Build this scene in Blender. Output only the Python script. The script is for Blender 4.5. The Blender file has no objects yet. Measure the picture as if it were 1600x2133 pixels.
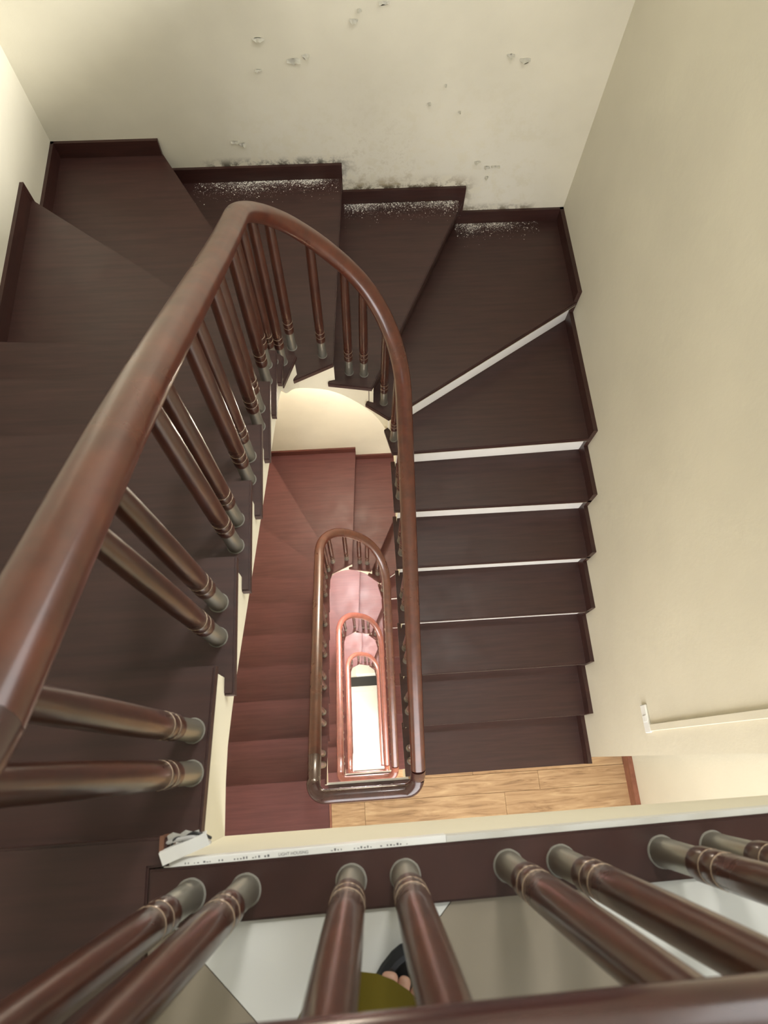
import bpy, bmesh, math, random
from mathutils import Vector, Matrix, noise

random.seed(7)
S = bpy.context.scene
COL = S.collection
PI = math.pi

# ------------------------------------------------------------------ camera
cam_d = bpy.data.cameras.new('camera')
cam = bpy.data.objects.new('camera', cam_d)
COL.objects.link(cam)
S.camera = cam
cam_d.sensor_fit = 'VERTICAL'
cam_d.sensor_height = 36.0
cam_d.lens = 1337.3 / 2133.0 * 36.0
cam_d.clip_start = 0.02
cam_d.dof.use_dof = True
cam_d.dof.focus_distance = 2.6
cam_d.dof.aperture_fstop = 7.0
cam.rotation_mode = 'XYZ'
cam.rotation_euler = (0.3711, -0.0194, -0.0664)
cam.location = (0.0, 0.0789, 1.0035)

# ------------------------------------------------------------------ exposure, world
vs = S.view_settings
vs.view_transform = 'Standard'
vs.look = 'None'
vs.gamma = 1.0
vs.use_curve_mapping = False
vs.exposure = 0.0
wd = bpy.data.worlds.new('world')
S.world = wd
wd.use_nodes = True
bgn = wd.node_tree.nodes['Background']
bgn.inputs[0].default_value = (0.82, 0.90, 1.0, 1)
bgn.inputs[1].default_value = 1.0

# dimensions
h = 0.17                 # riser
N = 19                   # risers per storey
H = N * h                # storey height
NST = 4                  # storeys below the camera's landing
XWL, XWR, YW = -1.386, 1.285, 2.982
XE = 1.585               # set-back wall beside the landings
YS = -1.75               # wall behind the landings
ZT = 2.45                # ceiling
ZB = -NST * H            # ground floor
YB, YB2 = -0.035, -0.107 # landing board


def area(name, loc, rot, sx, sy, power, color=(1, 1, 1)):
    d = bpy.data.lights.new(name, 'AREA')
    d.shape = 'RECTANGLE'
    d.size, d.size_y = sx, sy
    d.energy = power
    d.color = color
    o = bpy.data.objects.new(name, d)
    o.location = loc
    o.rotation_euler = rot
    COL.objects.link(o)
    return o

# daylight of the windows (each stands in a window built further down)
area('daylight_top_right', (1.40, 1.75, 1.25), (0, PI / 2, 0), 1.5, 1.9, 40, (1.0, 0.98, 0.93))
area('daylight_top_rear', (0.65, YS + 0.06, 1.25), (PI / 2, 0, 0), 1.5, 1.3, 14, (0.95, 0.98, 1.0))
for k in range(1, NST + 1):
    pw = (0, 72, 120, 150, 260)[k]
    area('daylight_landing', (0.35, YS + 0.06, -k * H + 1.55), (PI / 2, 0, 0), 1.9, 1.5, pw, (1.0, 0.95, 0.93))
sun_d = bpy.data.lights.new('sun', 'SUN')
sun_d.energy = 4.4
sun_d.angle = math.radians(7)
sun_d.color = (1.0, 0.97, 0.92)
sun = bpy.data.objects.new('sun', sun_d)
sun.rotation_euler = Vector((-1.0, 0.5, -0.507)).to_track_quat('-Z', 'Y').to_euler()
COL.objects.link(sun)

# ------------------------------------------------------------------ materials
def mat(name, base, rough=0.5, metal=0.0, build=None, coat=0.0, spec=0.5):
    m = bpy.data.materials.new(name)
    m.use_nodes = True
    nt = m.node_tree
    b = nt.nodes['Principled BSDF']
    b.inputs['Base Color'].default_value = (*base, 1)
    b.inputs['Roughness'].default_value = rough
    b.inputs['Metallic'].default_value = metal
    b.inputs['Specular IOR Level'].default_value = spec
    b.inputs['Coat Weight'].default_value = coat
    b.inputs['Coat Roughness'].default_value = 0.12
    if build:
        build(nt, b)
    return m


def N_(nt, t, **kw):
    n = nt.nodes.new(t)
    for k, v in kw.items():
        if k == 'inp':
            for i, x in v.items():
                n.inputs[i].default_value = x
        else:
            setattr(n, k, v)
    return n


def ramp(nt, stops):
    r = nt.nodes.new('ShaderNodeValToRGB')
    e = r.color_ramp.elements
    while len(e) < len(stops):
        e.new(0.5)
    for i, (p, c) in enumerate(stops):
        e[i].position = p
        e[i].color = (*c, 1) if len(c) == 3 else c
    return r


def wood_build(c1, c2, scale=(2, 22, 8), bump=0.04, rough=(0.28, 0.45), wear=True):
    def f(nt, b):
        L = nt.links.new
        tc = N_(nt, 'ShaderNodeTexCoord')
        mp = N_(nt, 'ShaderNodeMapping', inp={3: scale})
        L(tc.outputs['Object'], mp.inputs[0])
        n = N_(nt, 'ShaderNodeTexNoise', inp={2: 3.0, 3: 5.0, 4: 0.6})
        L(mp.outputs[0], n.inputs[0])
        r = ramp(nt, [(0.35, c1), (0.7, c2)])
        L(n.outputs[0], r.inputs[0])
        L(r.outputs[0], b.inputs['Base Color'])
        n2 = N_(nt, 'ShaderNodeTexNoise', inp={2: 7.0, 3: 3.0})
        L(tc.outputs['Object'], n2.inputs[0])
        mr = N_(nt, 'ShaderNodeMapRange', inp={1: 0.3, 2: 0.7, 3: rough[0], 4: rough[1]})
        L(n2.outputs[0], mr.inputs[0])
        L(mr.outputs[0], b.inputs['Roughness'])
        bp = N_(nt, 'ShaderNodeBump', inp={0: bump, 1: 0.01})
        L(n.outputs[0], bp.inputs['Height'])
        L(bp.outputs[0], b.inputs['Normal'])
    return f


M = {}
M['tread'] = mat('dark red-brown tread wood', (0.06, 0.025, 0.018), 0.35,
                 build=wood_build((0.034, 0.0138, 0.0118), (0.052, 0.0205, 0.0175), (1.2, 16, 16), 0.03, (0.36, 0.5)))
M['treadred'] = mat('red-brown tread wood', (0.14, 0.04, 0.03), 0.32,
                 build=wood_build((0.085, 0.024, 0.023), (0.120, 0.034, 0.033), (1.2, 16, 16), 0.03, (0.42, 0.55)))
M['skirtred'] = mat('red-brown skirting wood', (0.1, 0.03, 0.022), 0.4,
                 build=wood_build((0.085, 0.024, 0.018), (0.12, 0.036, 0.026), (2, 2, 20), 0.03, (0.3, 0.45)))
M['skirt'] = mat('dark skirting wood', (0.05, 0.02, 0.015), 0.4,
                 build=wood_build((0.032, 0.012, 0.010), (0.050, 0.018, 0.014), (2, 2, 20), 0.03, (0.3, 0.45)))
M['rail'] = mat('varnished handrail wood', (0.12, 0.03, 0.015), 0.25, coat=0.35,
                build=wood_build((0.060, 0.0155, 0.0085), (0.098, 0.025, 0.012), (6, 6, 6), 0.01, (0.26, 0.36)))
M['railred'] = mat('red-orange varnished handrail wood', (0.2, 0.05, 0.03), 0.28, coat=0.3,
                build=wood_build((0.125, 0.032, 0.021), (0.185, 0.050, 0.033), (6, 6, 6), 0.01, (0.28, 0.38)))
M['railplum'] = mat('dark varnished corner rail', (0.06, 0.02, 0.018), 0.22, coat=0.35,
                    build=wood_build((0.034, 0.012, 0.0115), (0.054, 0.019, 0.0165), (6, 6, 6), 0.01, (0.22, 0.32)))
M['balu'] = mat('varnished baluster wood', (0.12, 0.035, 0.018), 0.3, coat=0.3,
                build=wood_build((0.034, 0.011, 0.0075), (0.072, 0.022, 0.011), (14, 14, 3), 0.02, (0.25, 0.4)))
M['baseboard_red'] = mat('red-brown baseboard', (0.22, 0.085, 0.05), 0.4,
                         build=wood_build((0.2, 0.075, 0.045), (0.3, 0.12, 0.075), (6, 6, 20), 0.03))
M['foot'] = mat('brushed grey metal sleeve', (0.34, 0.33, 0.28), 0.36, 0.8)
M['seal'] = mat('dusty sealant', (0.21, 0.20, 0.175), 0.9)
M['ring'] = mat('pale inlay ring', (0.45, 0.34, 0.24), 0.4, 0.2)
M['pvc'] = mat('white plastic', (0.83, 0.84, 0.82), 0.35)
M['pvcgrey'] = mat('dusty grey-white plastic', (0.62, 0.62, 0.58), 0.5)
M['print'] = mat('grey print', (0.12, 0.12, 0.13), 0.6)
M['cable'] = mat('black cable', (0.02, 0.02, 0.022), 0.45)
M['cablew'] = mat('grey cable', (0.45, 0.45, 0.45), 0.45)
M['flake'] = mat('peeled paint flake', (0.78, 0.76, 0.67), 0.8)
M['hole'] = mat('bare plaster', (0.47, 0.43, 0.33), 0.95)
M['chip'] = mat('white plaster crumbs', (0.8, 0.78, 0.72), 0.9)
M['copper'] = mat('brown timber end', (0.16, 0.07, 0.04), 0.6)
M['glass'] = mat('window glass', (0.9, 0.95, 1.0), 0.02)
M['glass'].node_tree.nodes['Principled BSDF'].inputs['Transmission Weight'].default_value = 1.0


def plaster_build(col, dirt=0.1, stains=()):
    def f(nt, b):
        L = nt.links.new
        tc = N_(nt, 'ShaderNodeTexCoord')
        n = N_(nt, 'ShaderNodeTexNoise', inp={2: 1.6, 3: 4.0, 4: 0.55})
        L(tc.outputs['Object'], n.inputs[0])
        d = tuple(c * (1 - dirt) for c in col)
        lt = tuple(min(1, c * (1 + dirt * 0.4)) for c in col)
        r = ramp(nt, [(0.3, d), (0.65, lt)])
        L(n.outputs[0], r.inputs[0])
        cur = r.outputs[0]
        if stains:
            sep = N_(nt, 'ShaderNodeSeparateXYZ')
            L(tc.outputs['Object'], sep.inputs[0])
            nz = N_(nt, 'ShaderNodeTexNoise', inp={2: 16.0, 3: 6.0, 4: 0.7})
            L(tc.outputs['Object'], nz.inputs[0])
            for (x0, x1, z0, dz, c, amt, lo) in stains:
                def rng(o, a, bb, va, vb):
                    m_ = N_(nt, 'ShaderNodeMapRange', interpolation_type='SMOOTHSTEP', inp={1: a, 2: bb, 3: va, 4: vb})
                    L(o, m_.inputs[0])
                    return m_.outputs[0]

                def mul(a, c_):
                    m_ = N_(nt, 'ShaderNodeMath', operation='MULTIPLY')
                    L(a, m_.inputs[0])
                    if isinstance(c_, float):
                        m_.inputs[1].default_value = c_
                    else:
                        L(c_, m_.inputs[1])
                    return m_.outputs[0]
                w = (x1 - x0) * 0.2
                mk = mul(rng(sep.outputs[0], x0, x0 + w, 0, 1), rng(sep.outputs[0], x1 - w, x1, 1, 0))
                mk = mul(mk, rng(sep.outputs[2], z0, z0 + dz, 1, 0))
                mk = mul(mk, rng(sep.outputs[2], z0 - 0.2, z0 - 0.1, 0, 1))
                mk = mul(mk, rng(nz.outputs[0], lo, lo + 0.18, 0, 1))
                mk = mul(mk, float(amt))
                mx = N_(nt, 'ShaderNodeMix', data_type='RGBA')
                L(mk, mx.inputs[0])
                L(cur, mx.inputs[6])
                mx.inputs[7].default_value = (*c, 1)
                cur = mx.outputs[2]
        L(cur, b.inputs['Base Color'])
        n2 = N_(nt, 'ShaderNodeTexNoise', inp={2: 9.0, 3: 5.0, 4: 0.6})
        L(tc.outputs['Object'], n2.inputs[0])
        bp = N_(nt, 'ShaderNodeBump', inp={0: 0.12, 1: 0.02})
        L(n2.outputs[0], bp.inputs['Height'])
        L(bp.outputs[0], b.inputs['Normal'])
    return f


CREAM = (0.68, 0.645, 0.525)
M['wall'] = mat('cream wall paint', CREAM, 0.75, build=plaster_build(CREAM, 0.06))
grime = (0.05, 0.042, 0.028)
pale = (0.72, 0.70, 0.62)
st = []
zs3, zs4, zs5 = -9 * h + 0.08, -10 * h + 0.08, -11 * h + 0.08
st.append((-0.7, 1.28, -1.75, 1.0, pale, 0.7, 0.36))
st.append((0.0, 0.45, -1.7, 0.75, (0.42, 0.36, 0.22), 0.5, 0.50))
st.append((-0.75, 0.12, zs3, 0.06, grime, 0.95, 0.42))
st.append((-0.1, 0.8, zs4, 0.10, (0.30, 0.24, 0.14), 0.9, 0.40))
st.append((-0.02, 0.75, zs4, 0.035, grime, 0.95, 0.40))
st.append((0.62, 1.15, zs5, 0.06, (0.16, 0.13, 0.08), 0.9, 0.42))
M['wallfar'] = mat('stained cream wall paint', CREAM, 0.8, build=plaster_build(CREAM, 0.10, st))
M['ceil'] = mat('white ceiling paint', (0.75, 0.74, 0.70), 0.8, build=plaster_build((0.75, 0.74, 0.7), 0.04))
M['soffit'] = mat('cream plaster of the stair string', (0.74, 0.70, 0.56), 0.75,
                  build=plaster_build((0.74, 0.70, 0.56), 0.05))
M['riser'] = mat('white painted riser', (0.80, 0.79, 0.76), 0.6, build=plaster_build((0.8, 0.79, 0.76), 0.08))


def tile_build(c, v=0.05):
    def f(nt, b):
        L = nt.links.new
        tc = N_(nt, 'ShaderNodeTexCoord')
        n = N_(nt, 'ShaderNodeTexNoise', inp={2: 4.0, 3: 5.0, 8: 0.6})
        L(tc.outputs['Object'], n.inputs[0])
        r = ramp(nt, [(0.3, tuple(x * (1 - v) for x in c)), (0.7, c)])
        L(n.outputs[0], r.inputs[0])
        L(r.outputs[0], b.inputs['Base Color'])
    return f


M['tilew'] = mat('white floor tile', (0.72, 0.73, 0.70), 0.3, build=tile_build((0.72, 0.73, 0.70)))
M['tileb'] = mat('taupe floor tile', (0.30, 0.26, 0.20), 0.35, build=tile_build((0.30, 0.26, 0.20), 0.12))
M['grout'] = mat('grout', (0.5, 0.49, 0.46), 0.9, build=tile_build((0.5, 0.49, 0.46)))


def oak_build(shift):
    def f(nt, b):
        L = nt.links.new
        tc = N_(nt, 'ShaderNodeTexCoord')
        mp = N_(nt, 'ShaderNodeMapping', inp={1: (shift, shift * 2.3, 0), 3: (0.9, 9, 9)})
        L(tc.outputs['Object'], mp.inputs[0])
        n = N_(nt, 'ShaderNodeTexNoise', inp={2: 3.4, 3: 7.0, 4: 0.62, 8: 1.3})
        L(mp.outputs[0], n.inputs[0])
        r = ramp(nt, [(0.3, (0.20, 0.115, 0.055)), (0.47, (0.40, 0.25, 0.13)), (0.72, (0.56, 0.39, 0.22))])
        L(n.outputs[0], r.inputs[0])
        L(r.outputs[0], b.inputs['Base Color'])
        bp = N_(nt, 'ShaderNodeBump', inp={0: 0.05, 1: 0.01})
        L(n.outputs[0], bp.inputs['Height'])
        L(bp.outputs[0], b.inputs['Normal'])
    return f


OAK = [mat('oak plank %d' % i, (0.4, 0.25, 0.13), 0.42, build=oak_build(i * 3.7)) for i in range(4)]

# ------------------------------------------------------------------ helpers
def obj(name, me, m=None, parent=None, loc=(0, 0, 0), rot=(0, 0, 0)):
    if isinstance(me, bmesh.types.BMesh):
        bmesh.ops.recalc_face_normals(me, faces=me.faces)
        d = bpy.data.meshes.new(name)
        me.to_mesh(d)
        me.free()
        me = d
    o = bpy.data.objects.new(name, me)
    if m is not None and not me.materials:
        me.materials.append(m)
    COL.objects.link(o)
    o.location = loc
    o.rotation_euler = rot
    if parent is not None:
        o.parent = parent
    return o


def empty(name, loc=(0, 0, 0)):
    o = bpy.data.objects.new(name, None)
    o.empty_display_size = 0.1
    o.location = loc
    COL.objects.link(o)
    return o


def tag(o, label, cat, group=None, kind=None):
    o['label'] = label
    o['category'] = cat
    if group:
        o['group'] = group
    if kind:
        o['kind'] = kind
    return o


def struct(o, label=None):
    o['kind'] = 'structure'
    if label:
        o['label'] = label
        o['category'] = o.name.split('_')[0].split('.')[0]
    return o


def smooth(o, ang=0.6):
    me = o.data
    for p in me.polygons:
        p.use_smooth = True
    me.set_sharp_from_angle(angle=ang)
    return o


def bx(bm, x0, x1, y0, y1, z0, z1):
    v = [bm.verts.new(c) for c in ((x0, y0, z0), (x1, y0, z0), (x1, y1, z0), (x0, y1, z0),
                                   (x0, y0, z1), (x1, y0, z1), (x1, y1, z1), (x0, y1, z1))]
    for f in ((0, 3, 2, 1), (4, 5, 6, 7), (0, 1, 5, 4), (1, 2, 6, 5), (2, 3, 7, 6), (3, 0, 4, 7)):
        bm.faces.new([v[i] for i in f])


def box(x0, x1, y0, y1, z0, z1, bevel=0.0, seg=1):
    bm = bmesh.new()
    bx(bm, x0, x1, y0, y1, z0, z1)
    if bevel:
        bmesh.ops.bevel(bm, geom=bm.edges[:], offset=bevel, segments=seg, affect='EDGES')
    return bm


def prism(pts, z0, z1, bevel=0.0, top_only=True):
    bm = bmesh.new()
    a = [bm.verts.new((x, y, z0)) for x, y in pts]
    b = [bm.verts.new((x, y, z1)) for x, y in pts]
    bm.faces.new(a[::-1])
    bm.faces.new(b)
    n = len(pts)
    for i in range(n):
        j = (i + 1) % n
        bm.faces.new((a[i], a[j], b[j], b[i]))
    if bevel:
        bmesh.ops.recalc_face_normals(bm, faces=bm.faces)
        es = [e for e in bm.edges if all(abs(v.co.z - z1) < 1e-6 for v in e.verts)
              or all(abs(v.co.z - z0) < 1e-6 for v in e.verts)]
        bmesh.ops.bevel(bm, geom=es, offset=bevel, segments=2, affect='EDGES')
    return bm


def obox(p, q, off, th, z0, z1):
    """vertical board from p to q (plan), lying th to the side given by the vector off"""
    p, q, off = Vector(p), Vector(q), Vector(off).normalized() * th
    return prism([p, q, q + off, p + off], z0, z1)


def sweep(path, prof, closed_ends=True):
    """sweep a closed profile (list of (side, up)) along 3D points, profile kept upright"""
    bm = bmesh.new()
    rings = []
    n = len(path)
    for i, p in enumerate(path):
        a = path[max(i - 1, 0)]
        b = path[min(i + 1, n - 1)]
        t = (Vector(b) - Vector(a)).normalized()
        side = Vector((t.y, -t.x, 0))
        side = side.normalized() if side.length > 1e-6 else Vector((1, 0, 0))
        up = side.cross(t).normalized()
        if up.z < 0:
            up = -up
        rings.append([bm.verts.new(Vector(p) + side * s + up * u) for s, u in prof])
    m = len(prof)
    for i in range(n - 1):
        for j in range(m):
            k = (j + 1) % m
            bm.faces.new((rings[i][j], rings[i][k], rings[i + 1][k], rings[i + 1][j]))
    if closed_ends:
        bm.faces.new(rings[0][::-1])
        bm.faces.new(rings[-1])
    return bm


def tube(path, r, seg=10):
    return sweep(path, [(r * math.cos(a * 2 * PI / seg), r * math.sin(a * 2 * PI / seg)) for a in range(seg)])


def lathe(prof, seg=20, caps=True):
    bm = bmesh.new()
    rings = []
    for r, z in prof:
        rings.append([bm.verts.new((r * math.cos(i * 2 * PI / seg), r * math.sin(i * 2 * PI / seg), z)) for i in range(seg)])
    for a, b in zip(rings, rings[1:]):
        for i in range(seg):
            j = (i + 1) % seg
            bm.faces.new((a[i], a[j], b[j], b[i]))
    if caps:
        bm.faces.new(rings[0][::-1])
        bm.faces.new(rings[-1])
    return bm


def spline(pts, per=6):
    out = []
    n = len(pts)
    P = [Vector(p) for p in pts]
    for i in range(n - 1):
        p0, p1, p2, p3 = P[max(i - 1, 0)], P[i], P[i + 1], P[min(i + 2, n - 1)]
        for k in range(per):
            t = k / per
            out.append(0.5 * ((2 * p1) + (p2 - p0) * t + (2 * p0 - 5 * p1 + 4 * p2 - p3) * t * t
                              + (3 * p1 - p0 - 3 * p2 + p3) * t ** 3))
    out.append(P[-1])
    return out

# ------------------------------------------------------------------ stair layout (plan of one storey)
# nosing lines, inner end (at the well) and outer end (at the wall); step k lies k risers down
INN, OUT = [], []
for k in range(0, 5):
    INN.append((-0.267, 0.258 * k)); OUT.append((XWL, 0.258 * k))
INN[0] = (-0.285, 0.0)
INN.append((-0.267, 1.29)); OUT.append((XWL, 1.36))
INN.append((-0.267, 1.535)); OUT.append((XWL, 1.635))
INN += [(-0.262, 1.625), (-0.225, 1.745), (-0.072, 1.81), (0.105, 1.775), (0.188, 1.70), (0.203, 1.585)]
OUT += [(XWL, 2.525), (-0.872, YW), (0.02, YW), (0.695, YW), (XWR, 2.375), (XWR, 1.615)]
for k in range(13, 19):
    y = -0.016 + (18 - k) * 0.2681
    INN.append((0.2, y)); OUT.append((XWR, y))
CORNER = {8: (XWL, YW), 11: (XWR, YW)}
LASTB = (0.2, -0.10)


def v2(p):
    return Vector((p[0], p[1]))


def behind(k, d):
    """inner and outer point of nosing line k moved back (up the stairs) by d"""
    if k == 0:
        return v2(INN[0]) + Vector((0, -d)), v2(OUT[0]) + Vector((0, -d))
    a, b = v2(INN[k]), v2(OUT[k])
    t = (b - a).normalized()
    nrm = Vector((-t.y, t.x))
    pm = (v2(INN[k - 1]) + v2(OUT[k - 1])) / 2 - (a + b) / 2
    if nrm.dot(pm) < 0:
        nrm = -nrm
    a2 = a + nrm * d
    # slide the outer end along its wall
    b2 = b + nrm * d
    if abs(b.y - YW) < 1e-4:
        b2 = Vector((b2.x + (YW - b2.y) * (t.x / t.y if abs(t.y) > 1e-4 else 0), YW))
    else:
        xw = b.x
        b2 = Vector((xw, b2.y + (xw - b2.x) * (t.y / t.x)))
    return a2, b2


def soffit_z(k):
    return min(-k * h - 0.285, -0.375)


def build_storey(s):
    z0 = -s * H
    seen = s < 4
    word = ('uppermost dark', 'second, red-lit', 'third, pink-lit', 'lowest')[s]
    st_ = empty('staircase', (0, 0, z0))
    tag(st_, ('uppermost dark brown winder staircase with white risers, nearest the camera',
              'reddish winder staircase one storey down, below the first wooden handrail loop',
              'pink-lit winder staircase two storeys down, inside the first handrail loop',
              'pale lowest winder staircase seen through the innermost handrail loop')[s], 'staircase', 'flights of the stairwell')
    # treads
    for k in range(1, 19):
        bi, bo = behind(k - 1, 0.035)
        pts = [bi, v2(INN[k])]
        pts.append(v2(OUT[k]))
        if k in CORNER:
            pts.append(v2(CORNER[k]))
        pts.append(bo)
        # keep treads out of the wall plaster
        pts = [Vector((min(max(p.x, XWL + 0.002), XWR - 0.002), min(p.y, YW - 0.002))) for p in pts]
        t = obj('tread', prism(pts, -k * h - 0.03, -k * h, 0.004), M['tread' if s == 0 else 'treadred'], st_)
    # risers
    for k in range(0, 19):
        a, b = behind(k, 0.022)
        a2, b2 = behind(k, 0.034)
        i = (b - a).normalized() * 0.022
        top = -k * h - 0.03
        bot = -(k + 1) * h
        bot2 = bot
        if k == 18:
            bot2 = -H
        m = M['riser'] if k else M['skirt']
        if k == 0:
            obj('riser', prism([a + i * .5, b, b2, a2 + i * .5], bot2, top), M['riser'], st_)
        else:
            obj('riser', prism([a + i, b, b2, a2 + i], bot2, top), M['riser'] if k > 10 else M['skirt'], st_)
    # plaster body: smooth underside, stepped top hidden by the treads
    bm = bmesh.new()
    inn3 = []
    ks = list(range(0, 19))
    ipts = [(-0.287, -0.03)] + [v2(INN[k]) for k in ks]
    # string face lies 20 mm behind the tread ends
    def offs(k):
        if k <= 6: return Vector((-0.02, 0))
        if k >= 13: return Vector((0.02, 0))
        return {7: Vector((-.022, .004)), 8: Vector((-.016, .016)), 9: Vector((0, .024)), 10: Vector((.01, .022)),
                11: Vector((.02, .012)), 12: Vector((.022, .0))}[k]
    ctrl = [v2(INN[k]) + offs(k) for k in ks]
    ctrl[0] = Vector((-0.287, YB))
    per = 5
    sp = spline([(c.x, c.y, 0) for c in ctrl], per)
    def outer(k, f):
        a, b = v2(OUT[k]), v2(OUT[k + 1])
        c = CORNER.get(k + 1)
        if c is None:
            return a.lerp(b, f)
        c = v2(c)
        la, lb = (c - a).length, (b - c).length
        d = f * (la + lb)
        return a.lerp(c, d / la) if d < la else c.lerp(b, (d - la) / lb)
    sections = []
    for k in range(0, 18):
        for q in range(per):
            f = q / per
            sections.append((k, f, sp[k * per + q]))
    sections.append((17, 1.0, sp[-1]))
    prev = None
    for (k, f, ip) in sections:
        zb = soffit_z(k + f)
        o = outer(k, f)
        zt = -(k + 1) * h - 0.03
        zt_prev = zt if f > 0 else (-k * h - 0.03 if k else zt)
        cur = dict(i=(ip.x, ip.y), o=(o.x, o.y), zb=zb)
        if prev:
            kk = prev['k']
            ztop = -(kk + 1) * h - 0.03
            V = bm.verts.new
            a0, a1 = V((*prev['i'], prev['zb'])), V((*prev['i'], ztop))
            b0, b1 = V((*cur['i'], cur['zb'])), V((*cur['i'], ztop))
            c0, c1 = V((*prev['o'], prev['zb'])), V((*prev['o'], ztop))
            d0, d1 = V((*cur['o'], cur['zb'])), V((*cur['o'], ztop))
            bm.faces.new((a0, b0, b1, a1))      # well side
            bm.faces.new((a0, c0, d0, b0))      # underside
            bm.faces.new((a1, b1, d1, c1))      # top
            bm.faces.new((c0, c1, d1, d0))
        cur['k'] = k
        prev = cur
    # closing faces at both ends
    bmesh.ops.remove_doubles(bm, verts=bm.verts[:], dist=1e-5)
    sb = obj('plaster_string', bm, M['soffit'], st_)
    sb['label'] = 'cream plaster string and underside'
    smooth(sb, 0.5)
    # skirting boards along the walls
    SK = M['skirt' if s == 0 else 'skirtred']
    for k in range(1, 19):
        z = -k * h
        segs = []
        a = behind(k - 1, 0.03)[1]
        b = v2(OUT[k])
        c = CORNER.get(k)
        if c:
            segs = [(a, v2(c)), (v2(c), b)]
        else:
            segs = [(a, b)]
        for (p, q) in segs:
            if (q - p).length < 0.02:
                continue
            if abs(p.x - XWL) < 1e-3 and abs(q.x - XWL) < 1e-3:
                off, th = (1, 0), 0.016
            elif abs(p.y - YW) < 1e-3 and abs(q.y - YW) < 1e-3:
                off, th = (0, -1), 0.016
            else:
                off, th = (-1, 0), 0.022
            if q is segs[-1][1]:
                q = q - (q - p).normalized() * 0.03
                if (q - p).length < 0.01:
                    continue
            obj('skirting_board', obox(p, q, off, th, z, z + 0.082), SK, st_)
        # upright piece at the end of each step
        d = (segs[-1][1] - segs[-1][0]).normalized()
        p = segs[-1][1] - d * 0.03
        obj('skirting_board', obox(p, segs[-1][1], off, th + 0.001, z - h + 0.0825, z + 0.082) if k < 18 else
            obox(p, segs[-1][1], off, th + 0.001, -H, z + 0.082), SK, st_)
    return st_


# ------------------------------------------------------------------ room shell
def wall_box(name, x0, x1, y0, y1, z0, z1, m):
    o = obj(name, box(x0, x1, y0, y1, z0, z1), m)
    o['kind'] = 'structure'
    return o


far = wall_box('wall_far', XWL - 0.2, XWR + 0.3, YW, YW + 0.2, ZB - 0.3, ZT, M['wallfar'])
wall_box('wall_left', XWL - 0.2, XWL, YS - 0.2, YW, ZB - 0.3, ZT, M['wall'])
# right wall with the window opening of the top storey
bm = bmesh.new()
WY0, WY1, WZ0, WZ1 = 0.75, 2.75, 0.36, 2.05
bx(bm, XWR, XWR + 0.22, 0.02, YW, ZB - 0.3, WZ0)
bx(bm, XWR, XWR + 0.22, 0.02, YW, WZ1, ZT)
bx(bm, XWR, XWR + 0.22, 0.02, WY0, WZ0, WZ1)
bx(bm, XWR, XWR + 0.22, WY1, YW, WZ0, WZ1)
o = obj('wall_right', bm, M['wall'])
o['kind'] = 'structure'
wall_box('wall_side', XE, XE + 0.2, YS - 0.2, 0.02, ZB - 0.3, ZT, M['wall'])
# rear wall with one window opening for each landing
bm = bmesh.new()
ops = []
for k in range(0, NST + 1):
    zc = -k * H + (1.25 if k == 0 else 1.55)
    hw = 0.75 if k == 0 else 0.95
    cx_ = 0.65 if k == 0 else 0.35
    ops.append((cx_ - hw, cx_ + hw, zc - (0.65 if k == 0 else 0.75), zc + (0.65 if k == 0 else 0.75)))
zz = ZB - 0.3
for (a, b, c, d) in ops[::-1]:
    bx(bm, XWL, XE, YS - 0.2, YS, zz, c)
    bx(bm, XWL, a, YS - 0.2, YS, c, d)
    bx(bm, b, XE, YS - 0.2, YS, c, d)
    zz = d
bx(bm, XWL, XE, YS - 0.2, YS, zz, ZT)
o = obj('wall_rear', bm, M['wall'])
o['kind'] = 'structure'
o = wall_box('ceiling', XWL - 0.2, XE + 0.2, YS - 0.2, YW + 0.2, ZT, ZT + 0.15, M['ceil'])


def window(name, w, hh, loc, rot):
    e = empty(name, loc)
    e.rotation_euler = rot
    e['kind'] = 'structure'
    t = 0.05
    for (a, b, c, d) in ((-w / 2, w / 2, -hh / 2, -hh / 2 + t), (-w / 2, w / 2, hh / 2 - t, hh / 2),
                         (-w / 2, -w / 2 + t, -hh / 2 + t, hh / 2 - t), (w / 2 - t, w / 2, -hh / 2 + t, hh / 2 - t),
                         (-t / 2, t / 2, -hh / 2 + t, hh / 2 - t)):
        obj('window_frame', box(a, b, -0.025, 0.025, c, d), M['pvc'], e)
    return e


window('window_1', WY1 - WY0, WZ1 - WZ0, (XWR + 0.16, (WY0 + WY1) / 2, (WZ0 + WZ1) / 2), (0, 0, PI / 2))
for i, (a, b, c, d) in enumerate(ops):
    window('window_%d' % (i + 2), b - a, d - c, ((a + b) / 2, YS - 0.1, (c + d) / 2), (0, 0, 0))

# ------------------------------------------------------------------ landings
KB = math.atan(0.0122)


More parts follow.
